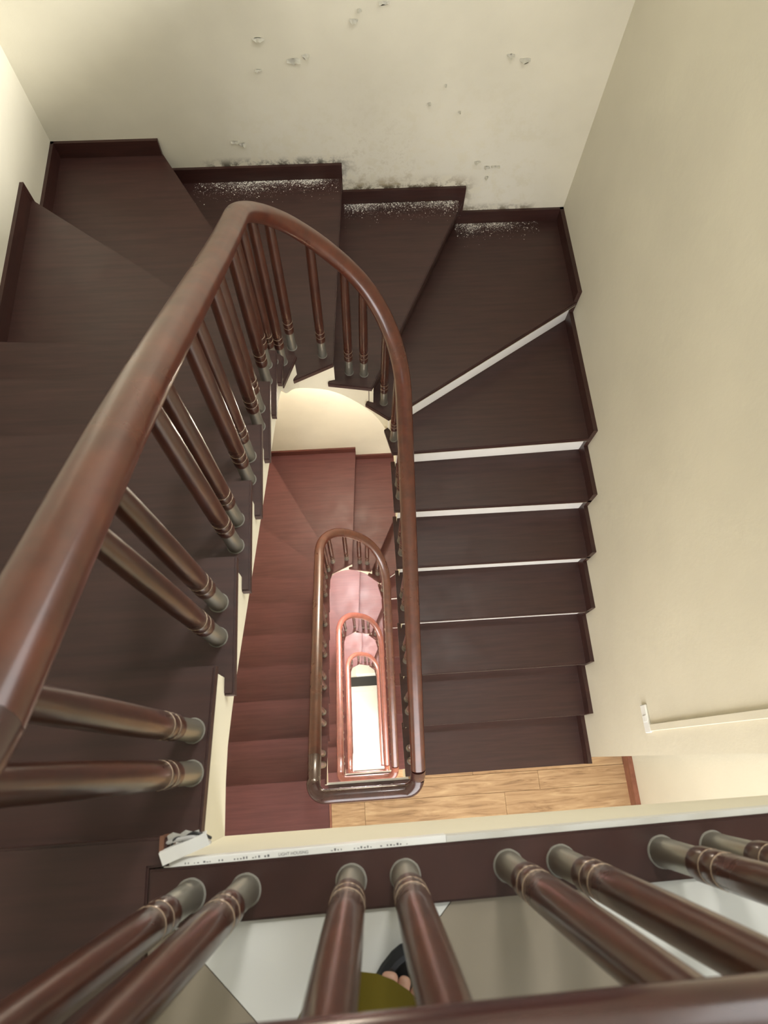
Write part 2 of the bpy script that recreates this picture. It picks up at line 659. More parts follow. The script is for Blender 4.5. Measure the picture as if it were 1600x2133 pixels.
def landing(s):
    z = -s * H
    bm = bmesh.new()
    ztop = z - (0.035 if s == 0 else 0.02)
    bx(bm, XWL, XE, YS, YB, z - 0.375, ztop)
    fl = obj('floor', bm, M['soffit'])
    fl['kind'] = 'structure'
    # platform of dark wood at the head of the left flight
    pl = tag(empty('stair_platform', (0, 0, z)), ('dark wooden platform at the head of the uppermost flight, bottom left',
             'red-brown platform at the head of the second flight, beside the oak planks',
             'pink-lit platform at the head of the third flight',
             'platform at the head of the lowest flight')[s], 'platform', 'stair head platforms')
    xp = -0.312 if s == 0 else -0.262
    for i in range(3):
        y1 = 0.0 - i * 0.42 - (0.0 if i == 0 else 0.002)
        y0 = max(-(i + 1) * 0.42, YS)
        pts = [(XWL + .002, y0), (xp, y0), (xp, y1), (XWL + .002, y1)]
        if i == 0:
            pts = [(XWL + .002, y0), (xp, y0), (xp, YB - 0.002), (-0.285, YB - 0.001), (-0.285, 0), (XWL + .002, 0)]
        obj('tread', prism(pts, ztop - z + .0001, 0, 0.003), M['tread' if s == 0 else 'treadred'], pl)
    obj('skirting_board', box(XWL, XWL + 0.016, -1.26, -0.03, 0, 0.082), M['skirt'], pl)
    if s == 0:
        # diagonal checker of white and taupe tiles, 400 mm
        a = 0.40
        ox, oy = 0.098 - 0.0, -0.109
        c45 = math.sqrt(0.5)
        xmin, xmax, ymin, ymax = xp + .002, XE, -0.95, YB2 + .03
        for i in range(-7, 9):
            for j in range(-7, 9):
                g = 0.0006
                sq = []
                # u along (1,-1)/sqrt2, v along (1,1)/sqrt2 ; white/taupe edge runs through (0.098,-0.109) along v
                for (du, dv) in ((g, g), (a - g, g), (a - g, a - g), (g, a - g)):
                    u, v = i * a + du, j * a + dv - 0.268
                    sq.append((ox + (u + v) * c45, oy + (-u + v) * c45))
                def clip(poly, f):
                    out = []
                    for q in range(len(poly)):
                        p1, p2 = poly[q], poly[(q + 1) % len(poly)]
                        d1, d2 = f(p1), f(p2)
                        if d1 >= 0:
                            out.append(p1)
                        if (d1 >= 0) != (d2 >= 0):
                            t = d1 / (d1 - d2)
                            out.append((p1[0] + (p2[0] - p1[0]) * t, p1[1] + (p2[1] - p1[1]) * t))
                    return out
                for f in (lambda p: p[0] - xmin, lambda p: xmax - p[0], lambda p: p[1] - ymin, lambda p: ymax - p[1]):
                    sq = clip(sq, f) if len(sq) > 2 else []
                if len(sq) < 3:
                    continue
                area2 = abs(sum(sq[q][0] * sq[(q + 1) % len(sq)][1] - sq[(q + 1) % len(sq)][0] * sq[q][1] for q in range(len(sq))))
                if area2 < 1e-3:
                    continue
                white = ((i + j) % 2) != 0
                obj('floor_tile', prism(sq, -0.0345, -0.012), M['tilew'] if white else M['tileb'], fl)
    else:
        # oak planks
        w = 0.132
        y = YB - 0.002
        r = 0
        joints = {0: (1.02,), 1: (-0.05, 0.80), 2: (0.35, 1.25), 3: (0.0, 0.9)}
        while y > -1.1:
            js = [xp + .012] + list(joints[r % 4]) + [XE - 0.02]
            yy = y - (0.108 if r == 0 else w)
            for q in range(len(js) - 1):
                p = obj('floor_plank', box(js[q] + .0006, js[q + 1] - .0006, yy + .0006, y - .0006, z - 0.0195, z, 0.001),
                        OAK[(r * 2 + q + s) % 4], fl)
            y = yy
            r += 1
        for (xa, xb_) in ((0.225, 0.62), (0.62, XE - 0.028)):
            obj('floor_plank', box(xa + .0006, xb_ - .0006, YB - 0.001, 0.0185, z - 0.0195, z, 0.001), OAK[(s + 1) % 4 if xa < .5 else (s + 3) % 4], fl)
        bm2 = bmesh.new()
        bx(bm2, 0.21, XE, YB, 0.0195, z - 0.375, z - 0.02)
        obj('slab_edge', bm2, M['soffit'], fl)
        e = obj('edge_strip', box(xp, xp + 0.012, -1.1, YB - 0.002, z - 0.0195, z + 0.001), M['baseboard_red'], fl)
        b = obj('baseboard_side', box(XE - 0.028, XE, YS, 0.018, z, z + 0.09), M['baseboard_red'], fl)
    return fl


for s in range(NST):
    landing(s)
# ground floor
fl = obj('floor', box(XWL, XE, YS, YW, ZB - 0.3, ZB - 0.012), M['grout'])
fl['kind'] = 'structure'
a = 0.6
i0 = 0
x = -0.62
for xi in range(-2, 4):
    for yi in range(-3, 5):
        x0, x1 = max(-0.27 + xi * a, XWL), min(-0.27 + (xi + 1) * a, XE)
        y0, y1 = max(0.27 + yi * a, YS), min(0.27 + (yi + 1) * a, YW)
        if x1 - x0 < .02 or y1 - y0 < .02:
            continue
        obj('floor_tile', box(x0 + .001, x1 - .001, y0 + .001, y1 - .001, ZB - 0.0119, ZB), M['tilew'], fl)

for s in range(NST):
    build_storey(s)

# ------------------------------------------------------------------ railings
RW, RH = 0.0365, 0.031
RPROF = [(RW * math.copysign(abs(math.cos(t)) ** 0.9, math.cos(t)), RH * math.copysign(abs(math.sin(t)) ** 0.9, math.sin(t)))
         for t in [i * 2 * PI / 20 for i in range(20)]]
XRL, XRR = -0.303, 0.235
ARC = []
ARCZ = [(0.0, -0.407), (0.065, -0.455), (0.15, -0.528), (0.235, -0.615), (0.318, -0.711), (0.388, -0.800), (0.453, -0.880),
        (0.522, -0.965), (0.596, -1.064), (0.656, -1.150), (0.737, -1.262), (0.82, -1.355), (0.90, -1.425), (0.9654, -1.470)]


def interp(tab, x):
    if x <= tab[0][0]:
        return tab[0][1]
    for (a, b), (c, d) in zip(tab, tab[1:]):
        if x <= c:
            return b + (d - b) * (x - a) / (c - a)
    return tab[-1][1]


def flight_path():
    """centre line of the handrail of one storey: left flight, curve, right flight"""
    pts = []
    for i in range(0, 13):
        y = 0.0 + 1.5 * i / 12
        pts.append(Vector((XRL, y, 0.593 - 0.659 * y - 0.042 * max(0.0, 1 - y / 0.5))))
    arc = []
    for i in range(0, 61):
        a_ = PI - PI * i / 60
        c, s_ = math.cos(a_), math.sin(a_)
        e = 2 / 2.4
        arc.append(((-0.034) + 0.269 * math.copysign(abs(c) ** e, c), 1.55 + 0.325 * abs(s_) ** e))
    s_ = 0
    for i, p in enumerate(arc):
        if i:
            s_ += math.hypot(p[0] - arc[i - 1][0], p[1] - arc[i - 1][1])
        pts.append(Vector((p[0], p[1], interp(ARCZ, s_))))
    tabr = [(-0.02, -2.475), (0.146, -2.375), (1.154, -1.735), (1.35, -1.60), (1.55, -1.470)]
    for i in range(1, 17):
        y = 1.55 - (1.55 - 0.03) * i / 16
        pts.append(Vector((XRR, y, interp(tabr, y))))
    # smooth z
    for _ in range(6):
        zs = [p.z for p in pts]
        for i in range(1, len(pts) - 1):
            d0, d1 = (pts[i] - pts[i - 1]).length, (pts[i + 1] - pts[i]).length
            zt = (zs[i - 1] * d1 + zs[i + 1] * d0) / (d0 + d1)
            pts[i].z = 0.5 * zs[i] + 0.5 * zt
    return pts


FP = flight_path()


def rail_z(x, y):
    """height of the handrail centre over a plan point near its centre line"""
    best = min(FP, key=lambda p: (p.x - x) ** 2 + (p.y - y) ** 2)
    i = FP.index(best)
    a = FP[max(i - 1, 0)]
    b = FP[min(i + 1, len(FP) - 1)]
    d = Vector((b.x - a.x, b.y - a.y))
    t = ((x - a.x) * d.x + (y - a.y) * d.y) / max(d.length_squared, 1e-9)
    return a.z + (b.z - a.z) * t


FOOT_H = 0.112
foot_bm = lathe([(0.0195, 0), (0.0195, 0.004), (0.0195, 0.008), (0.0188, 0.03), (0.0180, FOOT_H - 0.002), (0.0180, FOOT_H + 0.002)], 20)
bmesh.ops.recalc_face_normals(foot_bm, faces=foot_bm.faces)
FOOT = bpy.data.meshes.new('metal_foot'); foot_bm.to_mesh(FOOT); foot_bm.free(); FOOT.materials.append(M['foot'])
for p in FOOT.polygons:
    p.use_smooth = True
FOOT.set_sharp_from_angle(angle=0.6)
ring_bm = lathe([(0.0196, -0.0006), (0.0208, -0.0003), (0.0208, 0.0003), (0.0196, 0.0006)], 20)
bmesh.ops.recalc_face_normals(ring_bm, faces=ring_bm.faces)
RING = bpy.data.meshes.new('ring'); ring_bm.to_mesh(RING); ring_bm.free(); RING.materials.append(M['ring'])


seal_bm = lathe([(0.0217, 0.0), (0.0211, 0.0012), (0.0202, 0.0018), (0.0190, 0.0018)], 28)
for v_ in seal_bm.verts:
    k_ = 1 + 0.02 * math.sin(v_.co.x * 300) * math.cos(v_.co.y * 260)
    v_.co.x *= k_; v_.co.y *= k_
bmesh.ops.recalc_face_normals(seal_bm, faces=seal_bm.faces)
SEAL = bpy.data.meshes.new('sealant_ring'); seal_bm.to_mesh(SEAL); seal_bm.free(); SEAL.materials.append(M['seal'])


def baluster(parent, x, y, z, ztop, detail=True):
    L = ztop - z
    prof = [(0.0165, FOOT_H - 0.004), (0.0200, FOOT_H), (0.0206, FOOT_H + 0.003), (0.0206, FOOT_H + 0.033), (0.0199, FOOT_H + 0.0345),
            (0.0206, FOOT_H + 0.036), (0.0206, FOOT_H + 0.064), (0.0199, FOOT_H + 0.0655), (0.0204, FOOT_H + 0.067)]
    n = 5
    for i in range(1, n + 1):
        f = i / n
        prof.append((0.0202 + 0.0012 * math.sin(PI * f) - 0.0035 * f, FOOT_H + 0.067 + (L - FOOT_H - 0.067) * f))
    b = obj('baluster', lathe(prof, 18 if detail else 12), M['balu'], parent, (x, y, z))
    smooth(b, 0.5)
    f = obj('metal_foot', FOOT, None, b)
    if detail:
        obj('sealant_ring', SEAL, None, b)
        obj('ring', RING, None, b, (0, 0, FOOT_H + 0.0345))
        obj('ring', RING, None, b, (0, 0, FOOT_H + 0.0655))
    return b


# plan positions of the balusters of one storey: (x, y, step index)
BAL = []
for k, ys in ((1, (.081, .149)), (2, (.341, .414)), (3, (.597, .666)), (4, (.852, .926)), (5, (1.118, 1.186)), (6, (1.40, 1.47))):
    for y in ys:
        BAL.append((XRL, y, k))
BAL += [(-0.303, 1.60, 7), (-0.285, 1.715, 8), (-0.243, 1.79, 8), (-0.12, 1.862, 9), (0.0, 1.874, 10), (0.072, 1.860, 10),
        (0.168, 1.795, 11), (0.216, 1.672, 12)]
for k in range(13, 19):
    y = INN[k][1]
    for d in (0.085, 0.155):
        BAL.append((XRR, y + d, k))


def corner_path(s):
    """landing part of the loop: from the foot of the flight above, round both corners, to the left flight"""
    z = 0.0
    a = FP[-1] + Vector((0, 0, H))      # end of the right flight of the storey above, in this landing's height
    pts = [a.copy()]
    r = 0.062
    yb = -0.072
    zl = 0.63
    n = 8
    pts.append(Vector((XRR, yb + r + 0.01, (a.z + zl) / 2 + 0.03)))
    for i in range(n + 1):
        t = (PI / 2) * i / n
        pts.append(Vector((XRR - r + r * math.cos(t), yb + r - r * math.sin(t), zl + (0.045 * (1 - i / n)))))
    for i in range(1, 6):
        pts.append(Vector((XRR - r + (XRL + r - XRR + r) * i / 6, yb, zl)))
    for i in range(n + 1):
        t = (PI / 2) * i / n
        pts.append(Vector((XRL + r - r * math.sin(t), yb + r - r * math.cos(t), zl - 0.02 * i / n)))
    pts.append(Vector((XRL, 0.0, 0.575)))
    pts.append(FP[1].copy())
    return pts


def railing(s):
    z = -s * H
    e = tag(empty('stair_railing', (0, 0, z)), ('large brown wooden stair railing sweeping from bottom left round the well, nearest the camera',
            'wooden railing loop one storey down, outermost of the closed loops in the well',
            'pink-lit wooden railing loop two storeys down, middle of the closed loops',
            'innermost railing loop three storeys down, around the white ground floor')[s], 'railing', 'stair railings of the well')
    if s == 0:
        # straight railing of the top landing, out to the right wall
        rl = tag(empty('landing_railing', (0, 0, 0)), 'blurred dark landing railing with balusters along the bottom edge of the picture', 'railing')
        pth = []
        r = 0.062
        yb = -0.084
        for i in range(9):
            t = (PI / 2) * i / 8
            pth.append(Vector((XRL + r - r * math.cos(t), yb + r - r * math.sin(t), 0.592)))
        pth.append(Vector((XE, yb + 0.0122 * XE, 0.592)))
        hr = obj('handrail', sweep([FP[1], Vector((XRL, 0.03, 0.56))] + pth, RPROF), M['railplum'], rl)
        smooth(hr, 1.0)
        bd = [(-0.311, YB - 0.0038), (XE, YB + 0.0193), (XE, YB2 + 0.0193), (-0.311, YB2 - 0.0038)]
        obj('base_board', prism(bd, -0.0118, 0.0, 0.003), M['skirt'], rl)
        for i in range(6):
            for d in (0.0, 0.0745):
                x = -0.254 + i * 0.2185 + d
                baluster(rl, x, -0.0705 + 0.0122 * x, 0.0, 0.585)
        fp = FP[1:]
        hr = obj('handrail', sweep(fp, RPROF), M['rail'], e)
        smooth(hr, 1.0)
    else:
        cp = corner_path(s)
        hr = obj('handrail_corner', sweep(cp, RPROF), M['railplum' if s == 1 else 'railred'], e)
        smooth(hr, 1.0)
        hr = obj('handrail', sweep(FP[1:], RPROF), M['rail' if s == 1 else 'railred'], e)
        smooth(hr, 1.0)
        obj('base_board', prism([(-0.262, YB), (0.26, YB), (0.26, YB2), (-0.262, YB2)], 0.0002, 0.016, 0.003), M['skirt'], e)
        for x in (-0.19, -0.12, 0.05, 0.12):
            baluster(e, x, -0.072, 0.016, 0.61, False)
    for (x, y, k) in BAL:
        baluster(e, x, y, -k * h, rail_z(x, y) - 0.018, s < 2)
    return e


for s in range(NST):
    railing(s)

# ------------------------------------------------------------------ cable trunking on the landing edges
def text_mesh(name, txt, size, m, parent, loc, rot):
    c = bpy.data.curves.new(name, 'FONT')
    c.body = txt
    c.size = size
    c.extrude = 0.0001
    o = bpy.data.objects.new(name, c)
    COL.objects.link(o)
    dg = bpy.context.evaluated_depsgraph_get()
    me = bpy.data.meshes.new_from_object(o.evaluated_get(dg))
    bpy.data.objects.remove(o)
    return obj(name, me, m, parent, loc, rot)


tr = tag(empty('cable_trunking', (0, YB, 0)), 'white plastic cable trunking with faint print along the top landing edge', 'trunking')
kx = 0.0122
def slant(x0, x1, ya, yb, z0, z1):
    return prism([(x0, ya + kx * x0), (x1, ya + kx * x1), (x1, yb + kx * x1), (x0, yb + kx * x0)], z0, z1)
obj('channel', slant(-0.292, 0.10, 0.0005, 0.0085, -0.030, -0.0035), M['pvc'], tr)
o = obj('channel', slant(0.1005, XE, 0.0005, 0.0085, -0.030, -0.0035), M['pvcgrey'], tr)
o['label'] = 'dusty grey length of the channel'
o = obj('lid', slant(-0.292, 0.10, 0.0083, 0.0098, -0.028, -0.0045), M['pvc'], tr)
text_mesh('print', 'LIGHT HOUSING', 0.0055, M['print'], tr, (-0.135, 0.0022 + kx * -0.135, -0.0034), (0, 0, math.atan(kx)))
# row of worn, unreadable print marks left and right of it
bm = bmesh.new()
for x in [-0.272 + 0.0042 * i for i in range(30)] + [-0.062 + 0.0046 * i for i in range(26)]:
    if random.random() < 0.35:
        continue
    y = 0.0024 + kx * x
    bx(bm, x, x + random.uniform(0.0012, 0.003), y, y + random.uniform(0.001, 0.0032), -0.0036, -0.0034)
obj('print', bm, M['print'], tr)
# broken end: lid bent off, torn channel, cables
eb = tag(empty('broken_trunking_end', (-0.262, -0.02, 0.0)), 'broken white trunking end with loose cover and cables at the landing corner', 'trunking')
bm = bmesh.new()
L_, W_, T_ = 0.066, 0.017, 0.0016
bx(bm, -L_ / 2, L_ / 2, -W_ / 2, W_ / 2, -T_, 0)
bx(bm, -L_ / 2, L_ / 2, -W_ / 2, -W_ / 2 + T_, -0.011, -T_)
bx(bm, -L_ / 2, L_ / 2, W_ / 2 - T_, W_ / 2, -0.011, -T_)
obj('cover', bm, M['pvc'], eb, (0.000, 0.004, 0.008), (0.25, 0.05, 0.33))
bm = bmesh.new()
zz_ = [0.0, .004, .001, .006, .003, .005]
vs_ = []
for i in range(6):
    a_ = bm.verts.new((-0.026 + i * 0.009, 0.013, -0.004 + zz_[i] * .5))
    b_ = bm.verts.new((-0.026 + i * 0.009, 0.022 + zz_[i], 0.002 + zz_[i]))
    vs_.append((a_, b_))
for (a_, b_), (c_, d_) in zip(vs_, vs_[1:]):
    bm.faces.new((a_, c_, d_, b_))
bmesh.ops.solidify(bm, geom=bm.faces[:], thickness=0.0015)
obj('torn_channel', bm, M['pvc'], eb)
obj('cable', tube(spline([(-0.030, 0.012, -0.004), (-0.012, 0.016, 0.004), (0.010, 0.018, 0.006), (0.024, 0.013, 0.0), (0.028, 0.008, -0.02)], 5), 0.0028, 8), M['cablew'], eb)
obj('cable', tube(spline([(-0.006, 0.014, 0.0), (0.008, 0.023, 0.004), (0.022, 0.021, 0.003), (0.031, 0.014, -0.012)], 5), 0.0022, 8), M['cable'], eb)
obj('cable', tube(spline([(-0.020, 0.010, -0.002), (-0.015, 0.017, 0.005), (-0.008, 0.018, 0.001), (0.0, 0.010, -0.004)], 5), 0.0018, 8), M['cable'], eb)
obj('timber_end', box(-0.036, -0.030, 0.000, 0.022, -0.03, 0.003), M['copper'], eb)
for s_ in range(1, NST):
    z = -s_ * H
    t_ = obj('cable_trunking', box(-0.27, 0.255, YB + 0.0005, YB + 0.0125, z - 0.025, z - 0.002), M['pvc'])
    tag(t_, ('', 'thin white trunking strip on the landing edge inside the outermost closed railing loop',
             'thin white trunking strip on the landing edge inside the middle closed railing loop',
             'thin white trunking strip on the landing edge inside the innermost railing loop')[s_], 'trunking', 'trunking on lower landing edges')

# ------------------------------------------------------------------ switch plate and conduit on the right wall
cd = tag(empty('cable_conduit', (XWR, 0.14, -2.05)), 'cream painted cable conduit running up the right wall above the lower landing', 'conduit')
obj('channel', box(-0.013, 0, -0.016, 0.014, 0.012, 2.3, 0.002), M['wall'], cd)
obj('end_cap', box(-0.0145, 0, -0.017, 0.015, 0.0, 0.0115, 0.001), M['pvc'], cd)
sw = tag(empty('switch_plate', (XWR, 0.18, -2.075)), 'small white switch plate at the lower end of the wall conduit', 'switch')
obj('plate', box(-0.011, 0, -0.062, 0.062, -0.034, 0.022, 0.003), M['pvc'], sw)
obj('rocker', box(-0.0145, -0.011, -0.014, 0.014, -0.022, 0.010, 0.001), M['pvc'], sw)

# ------------------------------------------------------------------ peeling paint on the far wall
def flake(x, z, w, hh, seed, dark=True):
    rnd = random.Random(seed)
    # bare patch under the flake
    bm = bmesh.new()
    n = 9
    w, hh = w * 0.85, hh * 0.8
    c = bm.verts.new((x, YW - 0.0008, z))
    ring = []
    for i in range(n):
        a_ = 2 * PI * i / n
        r = rnd.uniform(0.55, 1.0)
        ring.append(bm.verts.new((x + w * r * math.cos(a_), YW - 0.0008, z + hh * r * math.sin(a_))))
    for i in range(n):
        bm.faces.new((c, ring[i], ring[(i + 1) % n]))
    bmesh.ops.solidify(bm, geom=bm.faces[:], thickness=0.0006)
    obj('bare_patch', bm, M['hole'] if dark else M['flake'], far)
    # curled skin of paint hanging from the upper side
    bm = bmesh.new()
    nx, nz_ = 7, 4
    g = []
    for i in range(nx):
        row = []
        u = i / (nx - 1)
        top = z + hh * rnd.uniform(0.5, 0.95)
        ln = hh * rnd.uniform(0.7, 1.6) * math.sin(PI * (0.12 + 0.76 * u))
        for j in range(nz_):
            v = j / (nz_ - 1)
            row.append(bm.verts.new((x - w + 2 * w * u, YW - 0.0015 - 0.018 * v * v * (0.6 + 0.4 * math.sin(5 * u + seed)), top - ln * v)))
        g.append(row)
    for i in range(nx - 1):
        for j in range(nz_ - 1):
            bm.faces.new((g[i][j], g[i][j + 1], g[i + 1][j + 1], g[i + 1][j]))
    bmesh.ops.solidify(bm, geom=bm.faces[:], thickness=0.0008)
    obj('paint_flake', bm, M['flake'], far)


FL = [(-0.17, -0.925, 0.035, 0.022), (-0.115, -0.905, 0.02, 0.018), (-0.31, -0.83, 0.03, 0.012), (0.10, -0.765, 0.022, 0.014),
      (0.125, -0.725, 0.012, 0.012), (0.226, -0.700, 0.026, 0.014), (-0.50, -1.312, 0.026, 0.014), (-0.465, -1.325, 0.022, 0.016),
      (0.80, -0.925, 0.022, 0.012), (0.87, -0.950, 0.03, 0.02), (0.735, -1.47, 0.02, 0.009), (0.79, -1.505, 0.018, 0.014),
      (0.835, -1.500, 0.028, 0.008), (0.60, -1.185, 0.010, 0.008), (0.45, -1.14, 0.012, 0.010), (0.52, -1.05, 0.008, 0.006),
      (0.80, -1.57, 0.012, 0.018), (-0.33, -0.96, 0.02, 0.006)]
for i, f_ in enumerate(FL):
    flake(*f_, seed=i + 3, dark=i % 4 != 2)

# ------------------------------------------------------------------ plaster crumbs on the winders
def crumbs(k, x0, x1, clusters, n, seed, label):
    rnd = random.Random(seed)
    bm = bmesh.new()
    z = -k * h
    y_wall = YW - 0.017
    for _ in range(n):
        if rnd.random() < 0.75:
            c = rnd.choice(clusters)
            x = rnd.gauss(c[0], c[1])
            y = y_wall - abs(rnd.gauss(0, c[2]))
        else:
            x = rnd.uniform(x0, x1)
            y = y_wall - abs(rnd.gauss(0, 0.05))
        if not (x0 < x < x1) or y < 2.55:
            continue
        r = rnd.uniform(0.0006, 0.0014) if rnd.random() < 0.88 else rnd.uniform(0.0018, 0.0038)
        a_ = rnd.uniform(0, PI)
        v = []
        for i in range(4):
            t = a_ + i * PI / 2
            v.append(bm.verts.new((x + r * rnd.uniform(.6, 1.3) * math.cos(t), y + r * rnd.uniform(.6, 1.3) * math.sin(t), z + 0.0002)))
        top = bm.verts.new((x, y, z + r * rnd.uniform(0.4, 0.9)))
        for i in range(4):
            bm.faces.new((v[i], v[(i + 1) % 4], top))
    o = obj('plaster_crumbs', bm, M['chip'])
    tag(o, label, 'debris', kind='stuff')
    return o


crumbs(9, -0.76, 0.0, [(-0.47, .07, .05), (-0.45, .13, .03), (-0.15, .05, .022), (-0.30, .12, .012)], 3600, 1,
       'white plaster crumbs strewn on the dark winder tread, leftmost heap under the stained wall')
crumbs(10, 0.02, 0.66, [(0.10, .05, .03), (0.17, .10, .022), (0.45, .13, .022), (0.58, .05, .03)], 3200, 2,
       'white plaster crumbs along the skirting of the middle winder tread under the stained wall')
crumbs(11, 0.66, 1.15, [(0.80, .07, .03), (0.92, .05, .022), (0.74, .04, .04)], 2000, 3,
       'white plaster crumbs on the corner winder tread, rightmost heap under the stained wall')

# ------------------------------------------------------------------ things on the ground floor
wb = tag(empty('storage_box', (0.13, 2.05, ZB)), 'white box on the ground floor under the lowest stair curve', 'box')
obj('body', box(-0.33, 0.40, -0.28, 0.3, 0, 0.36, 0.01), M['pvc'], wb)
obj('lid', box(-0.335, 0.405, -0.285, 0.305, 0.3605, 0.40, 0.012, 2), M['pvc'], wb)
dm = obj('door_mat', box(-0.40, 0.55, 1.57, 1.765, ZB + 0.0002, ZB + 0.012, 0.004), M['cable'])
tag(dm, 'dark mat strip on the white ground floor in front of the white box', 'mat')

# ------------------------------------------------------------------ wall lamps of the lower storeys (under the flight above)
LAMP = mat('lit lamp glass', (1, 1, 1), 0.4)
_b = LAMP.node_tree.nodes['Principled BSDF']
_b.inputs['Emission Color'].default_value = (1.0, 0.86, 0.68, 1)
_b.inputs['Emission Strength'].default_value = 3.0
for s_ in range(1, NST):
    lp = tag(empty('wall_lamp', (-0.02, YW, -s_ * H + 0.22)), ('', 'round wall lamp on the far wall above the second staircase',
             'round wall lamp on the far wall above the third staircase', 'round wall lamp on the far wall above the lowest staircase')[s_],
             'lamp', 'wall lamps of the lower storeys')
    bp_ = obj('back_plate', lathe([(0.06, 0), (0.06, 0.012), (0.03, 0.02), (0.018, 0.05)], 24), M['foot'], lp, (0, 0, 0), (PI / 2, 0, 0))
    sh = obj('lamp_shade', lathe([(0.02, 0.05), (0.06, 0.07), (0.075, 0.105), (0.06, 0.14), (0.02, 0.16)], 24), LAMP, lp, (0, 0, 0), (PI / 2, 0, 0))
    smooth(sh, 1.2)
    d = bpy.data.lights.new('wall_lamp_light', 'POINT')
    d.energy = (0, 80, 280, 340)[s_]
    d.color = (1.0, 0.86, 0.70) if s_ == 1 else (1.0, 0.90, 0.92)
    d.shadow_soft_size = 0.16
    lo = bpy.data.objects.new('wall_lamp_light', d)
    COL.objects.link(lo)
    lo.parent = lp
    lo.location = (0, -0.24, 0)

# ------------------------------------------------------------------ the person behind the top railing
M['skin'] = mat('skin', (0.62, 0.36, 0.26), 0.5)
M['cloth'] = mat('yellow-green cloth', (0.22, 0.17, 0.012), 0.9, build=plaster_build((0.22, 0.17, 0.012), 0.15))
M['slipper'] = mat('black rubber slipper', (0.012, 0.014, 0.018), 0.55)
M['hair'] = mat('dark hair', (0.02, 0.014, 0.01), 0.5)
pe = tag(empty('person', (-0.05, -0.45, -0.012)), 'person in yellow-green clothes and a black slipper standing behind the landing railing', 'person')
PZ = -0.012
def W(x, y, z):           # world -> person space
    return Vector((x + 0.05, y + 0.45, z - PZ))
def skin_mesh(name, verts, edges, m, parent, sub=2, root=0):
    me = bpy.data.meshes.new(name)
    me.from_pydata([v[0] for v in verts], edges, [])
    o = bpy.data.objects.new(name, me)
    COL.objects.link(o)
    o.parent = parent
    o.modifiers.new('Skin', 'SKIN')
    for i, v in enumerate(verts):
        sv = me.skin_vertices[0].data[i]
        r = v[1]
        sv.radius = (r, r) if isinstance(r, float) else r
        sv.use_root = (i == root)
    o.modifiers['Skin'].use_smooth_shade = True
    ss = o.modifiers.new('Subdivision', 'SUBSURF')
    ss.levels = ss.render_levels = sub
    me.materials.append(m)
    return o
bv = [(W(-0.05, -0.52, 0.90), (0.13, 0.10)),      # 0 pelvis
      (W(-0.05, -0.51, 1.08), (0.12, 0.09)),      # 1 waist
      (W(-0.05, -0.47, 1.28), (0.14, 0.10)),      # 2 chest
      (W(-0.05, -0.44, 1.40), (0.08, 0.07)),      # 3 base of neck
      (W(-0.05, -0.42, 1.46), 0.05),              # 4 neck
      (W(-0.05, -0.39, 1.53), (0.062, 0.075)),    # 5 jaw
      (W(-0.05, -0.39, 1.60), (0.076, 0.092)),    # 6 head
      (W(-0.05, -0.40, 1.66), (0.060, 0.072)),    # 7 crown
      (W(0.04, -0.50, 0.84), 0.085),              # 8 right hip
      (W(0.01, -0.36, 0.48), 0.058),              # 9 right knee
      (W(0.006, -0.274, 0.09), 0.034),           # 10 right ankle
      (W(-0.14, -0.54, 0.84), 0.085),             # 11 left hip
      (W(-0.15, -0.56, 0.48), 0.058),             # 12 left knee
      (W(-0.16, -0.62, 0.09), 0.034),             # 13 left ankle
      (W(0.13, -0.46, 1.36), 0.055),              # 14 right shoulder
      (W(0.21, -0.52, 1.10), 0.042),              # 15 right elbow
      (W(0.20, -0.44, 0.88), 0.027),              # 16 right wrist
      (W(-0.23, -0.46, 1.36), 0.055),             # 17 left shoulder
      (W(-0.31, -0.52, 1.10), 0.042),             # 18 left elbow
      (W(-0.30, -0.44, 0.88), 0.027)]             # 19 left wrist
be = [(0, 1), (1, 2), (2, 3), (3, 4), (4, 5), (5, 6), (6, 7), (0, 8), (8, 9), (9, 10), (0, 11), (11, 12), (12, 13),
      (3, 14), (14, 15), (15, 16), (3, 17), (17, 18), (18, 19)]
def add_hand(wr, sx):
    w = bv[wr][0]
    palm = len(bv)
    bv.append((w + Vector((0, 0.02, -0.06)), (0.022, 0.034))); be.append((wr, palm))
    for q, (dy, ln) in enumerate(((-0.028, 0.060), (-0.010, 0.075), (0.010, 0.080), (0.028, 0.070))):
        a_ = len(bv)
        p0 = w + Vector((0, 0.025 + dy, -0.098))
        bv.append((p0, 0.0095)); be.append((palm, a_))
        bv.append((p0 + Vector((-sx * 0.006, 0.003, -ln * 0.5)), 0.0088)); be.append((a_, a_ + 1))
        bv.append((p0 + Vector((-sx * 0.022, 0.005, -ln * 0.92)), 0.0075)); be.append((a_ + 1, a_ + 2))
    a_ = len(bv)
    bv.append((w + Vector((-sx * 0.008, 0.058, -0.055)), 0.0105)); be.append((palm, a_))
    bv.append((w + Vector((-sx * 0.018, 0.075, -0.088)), 0.009)); be.append((a_, a_ + 1))
add_hand(16, 1)
add_hand(19, -1)
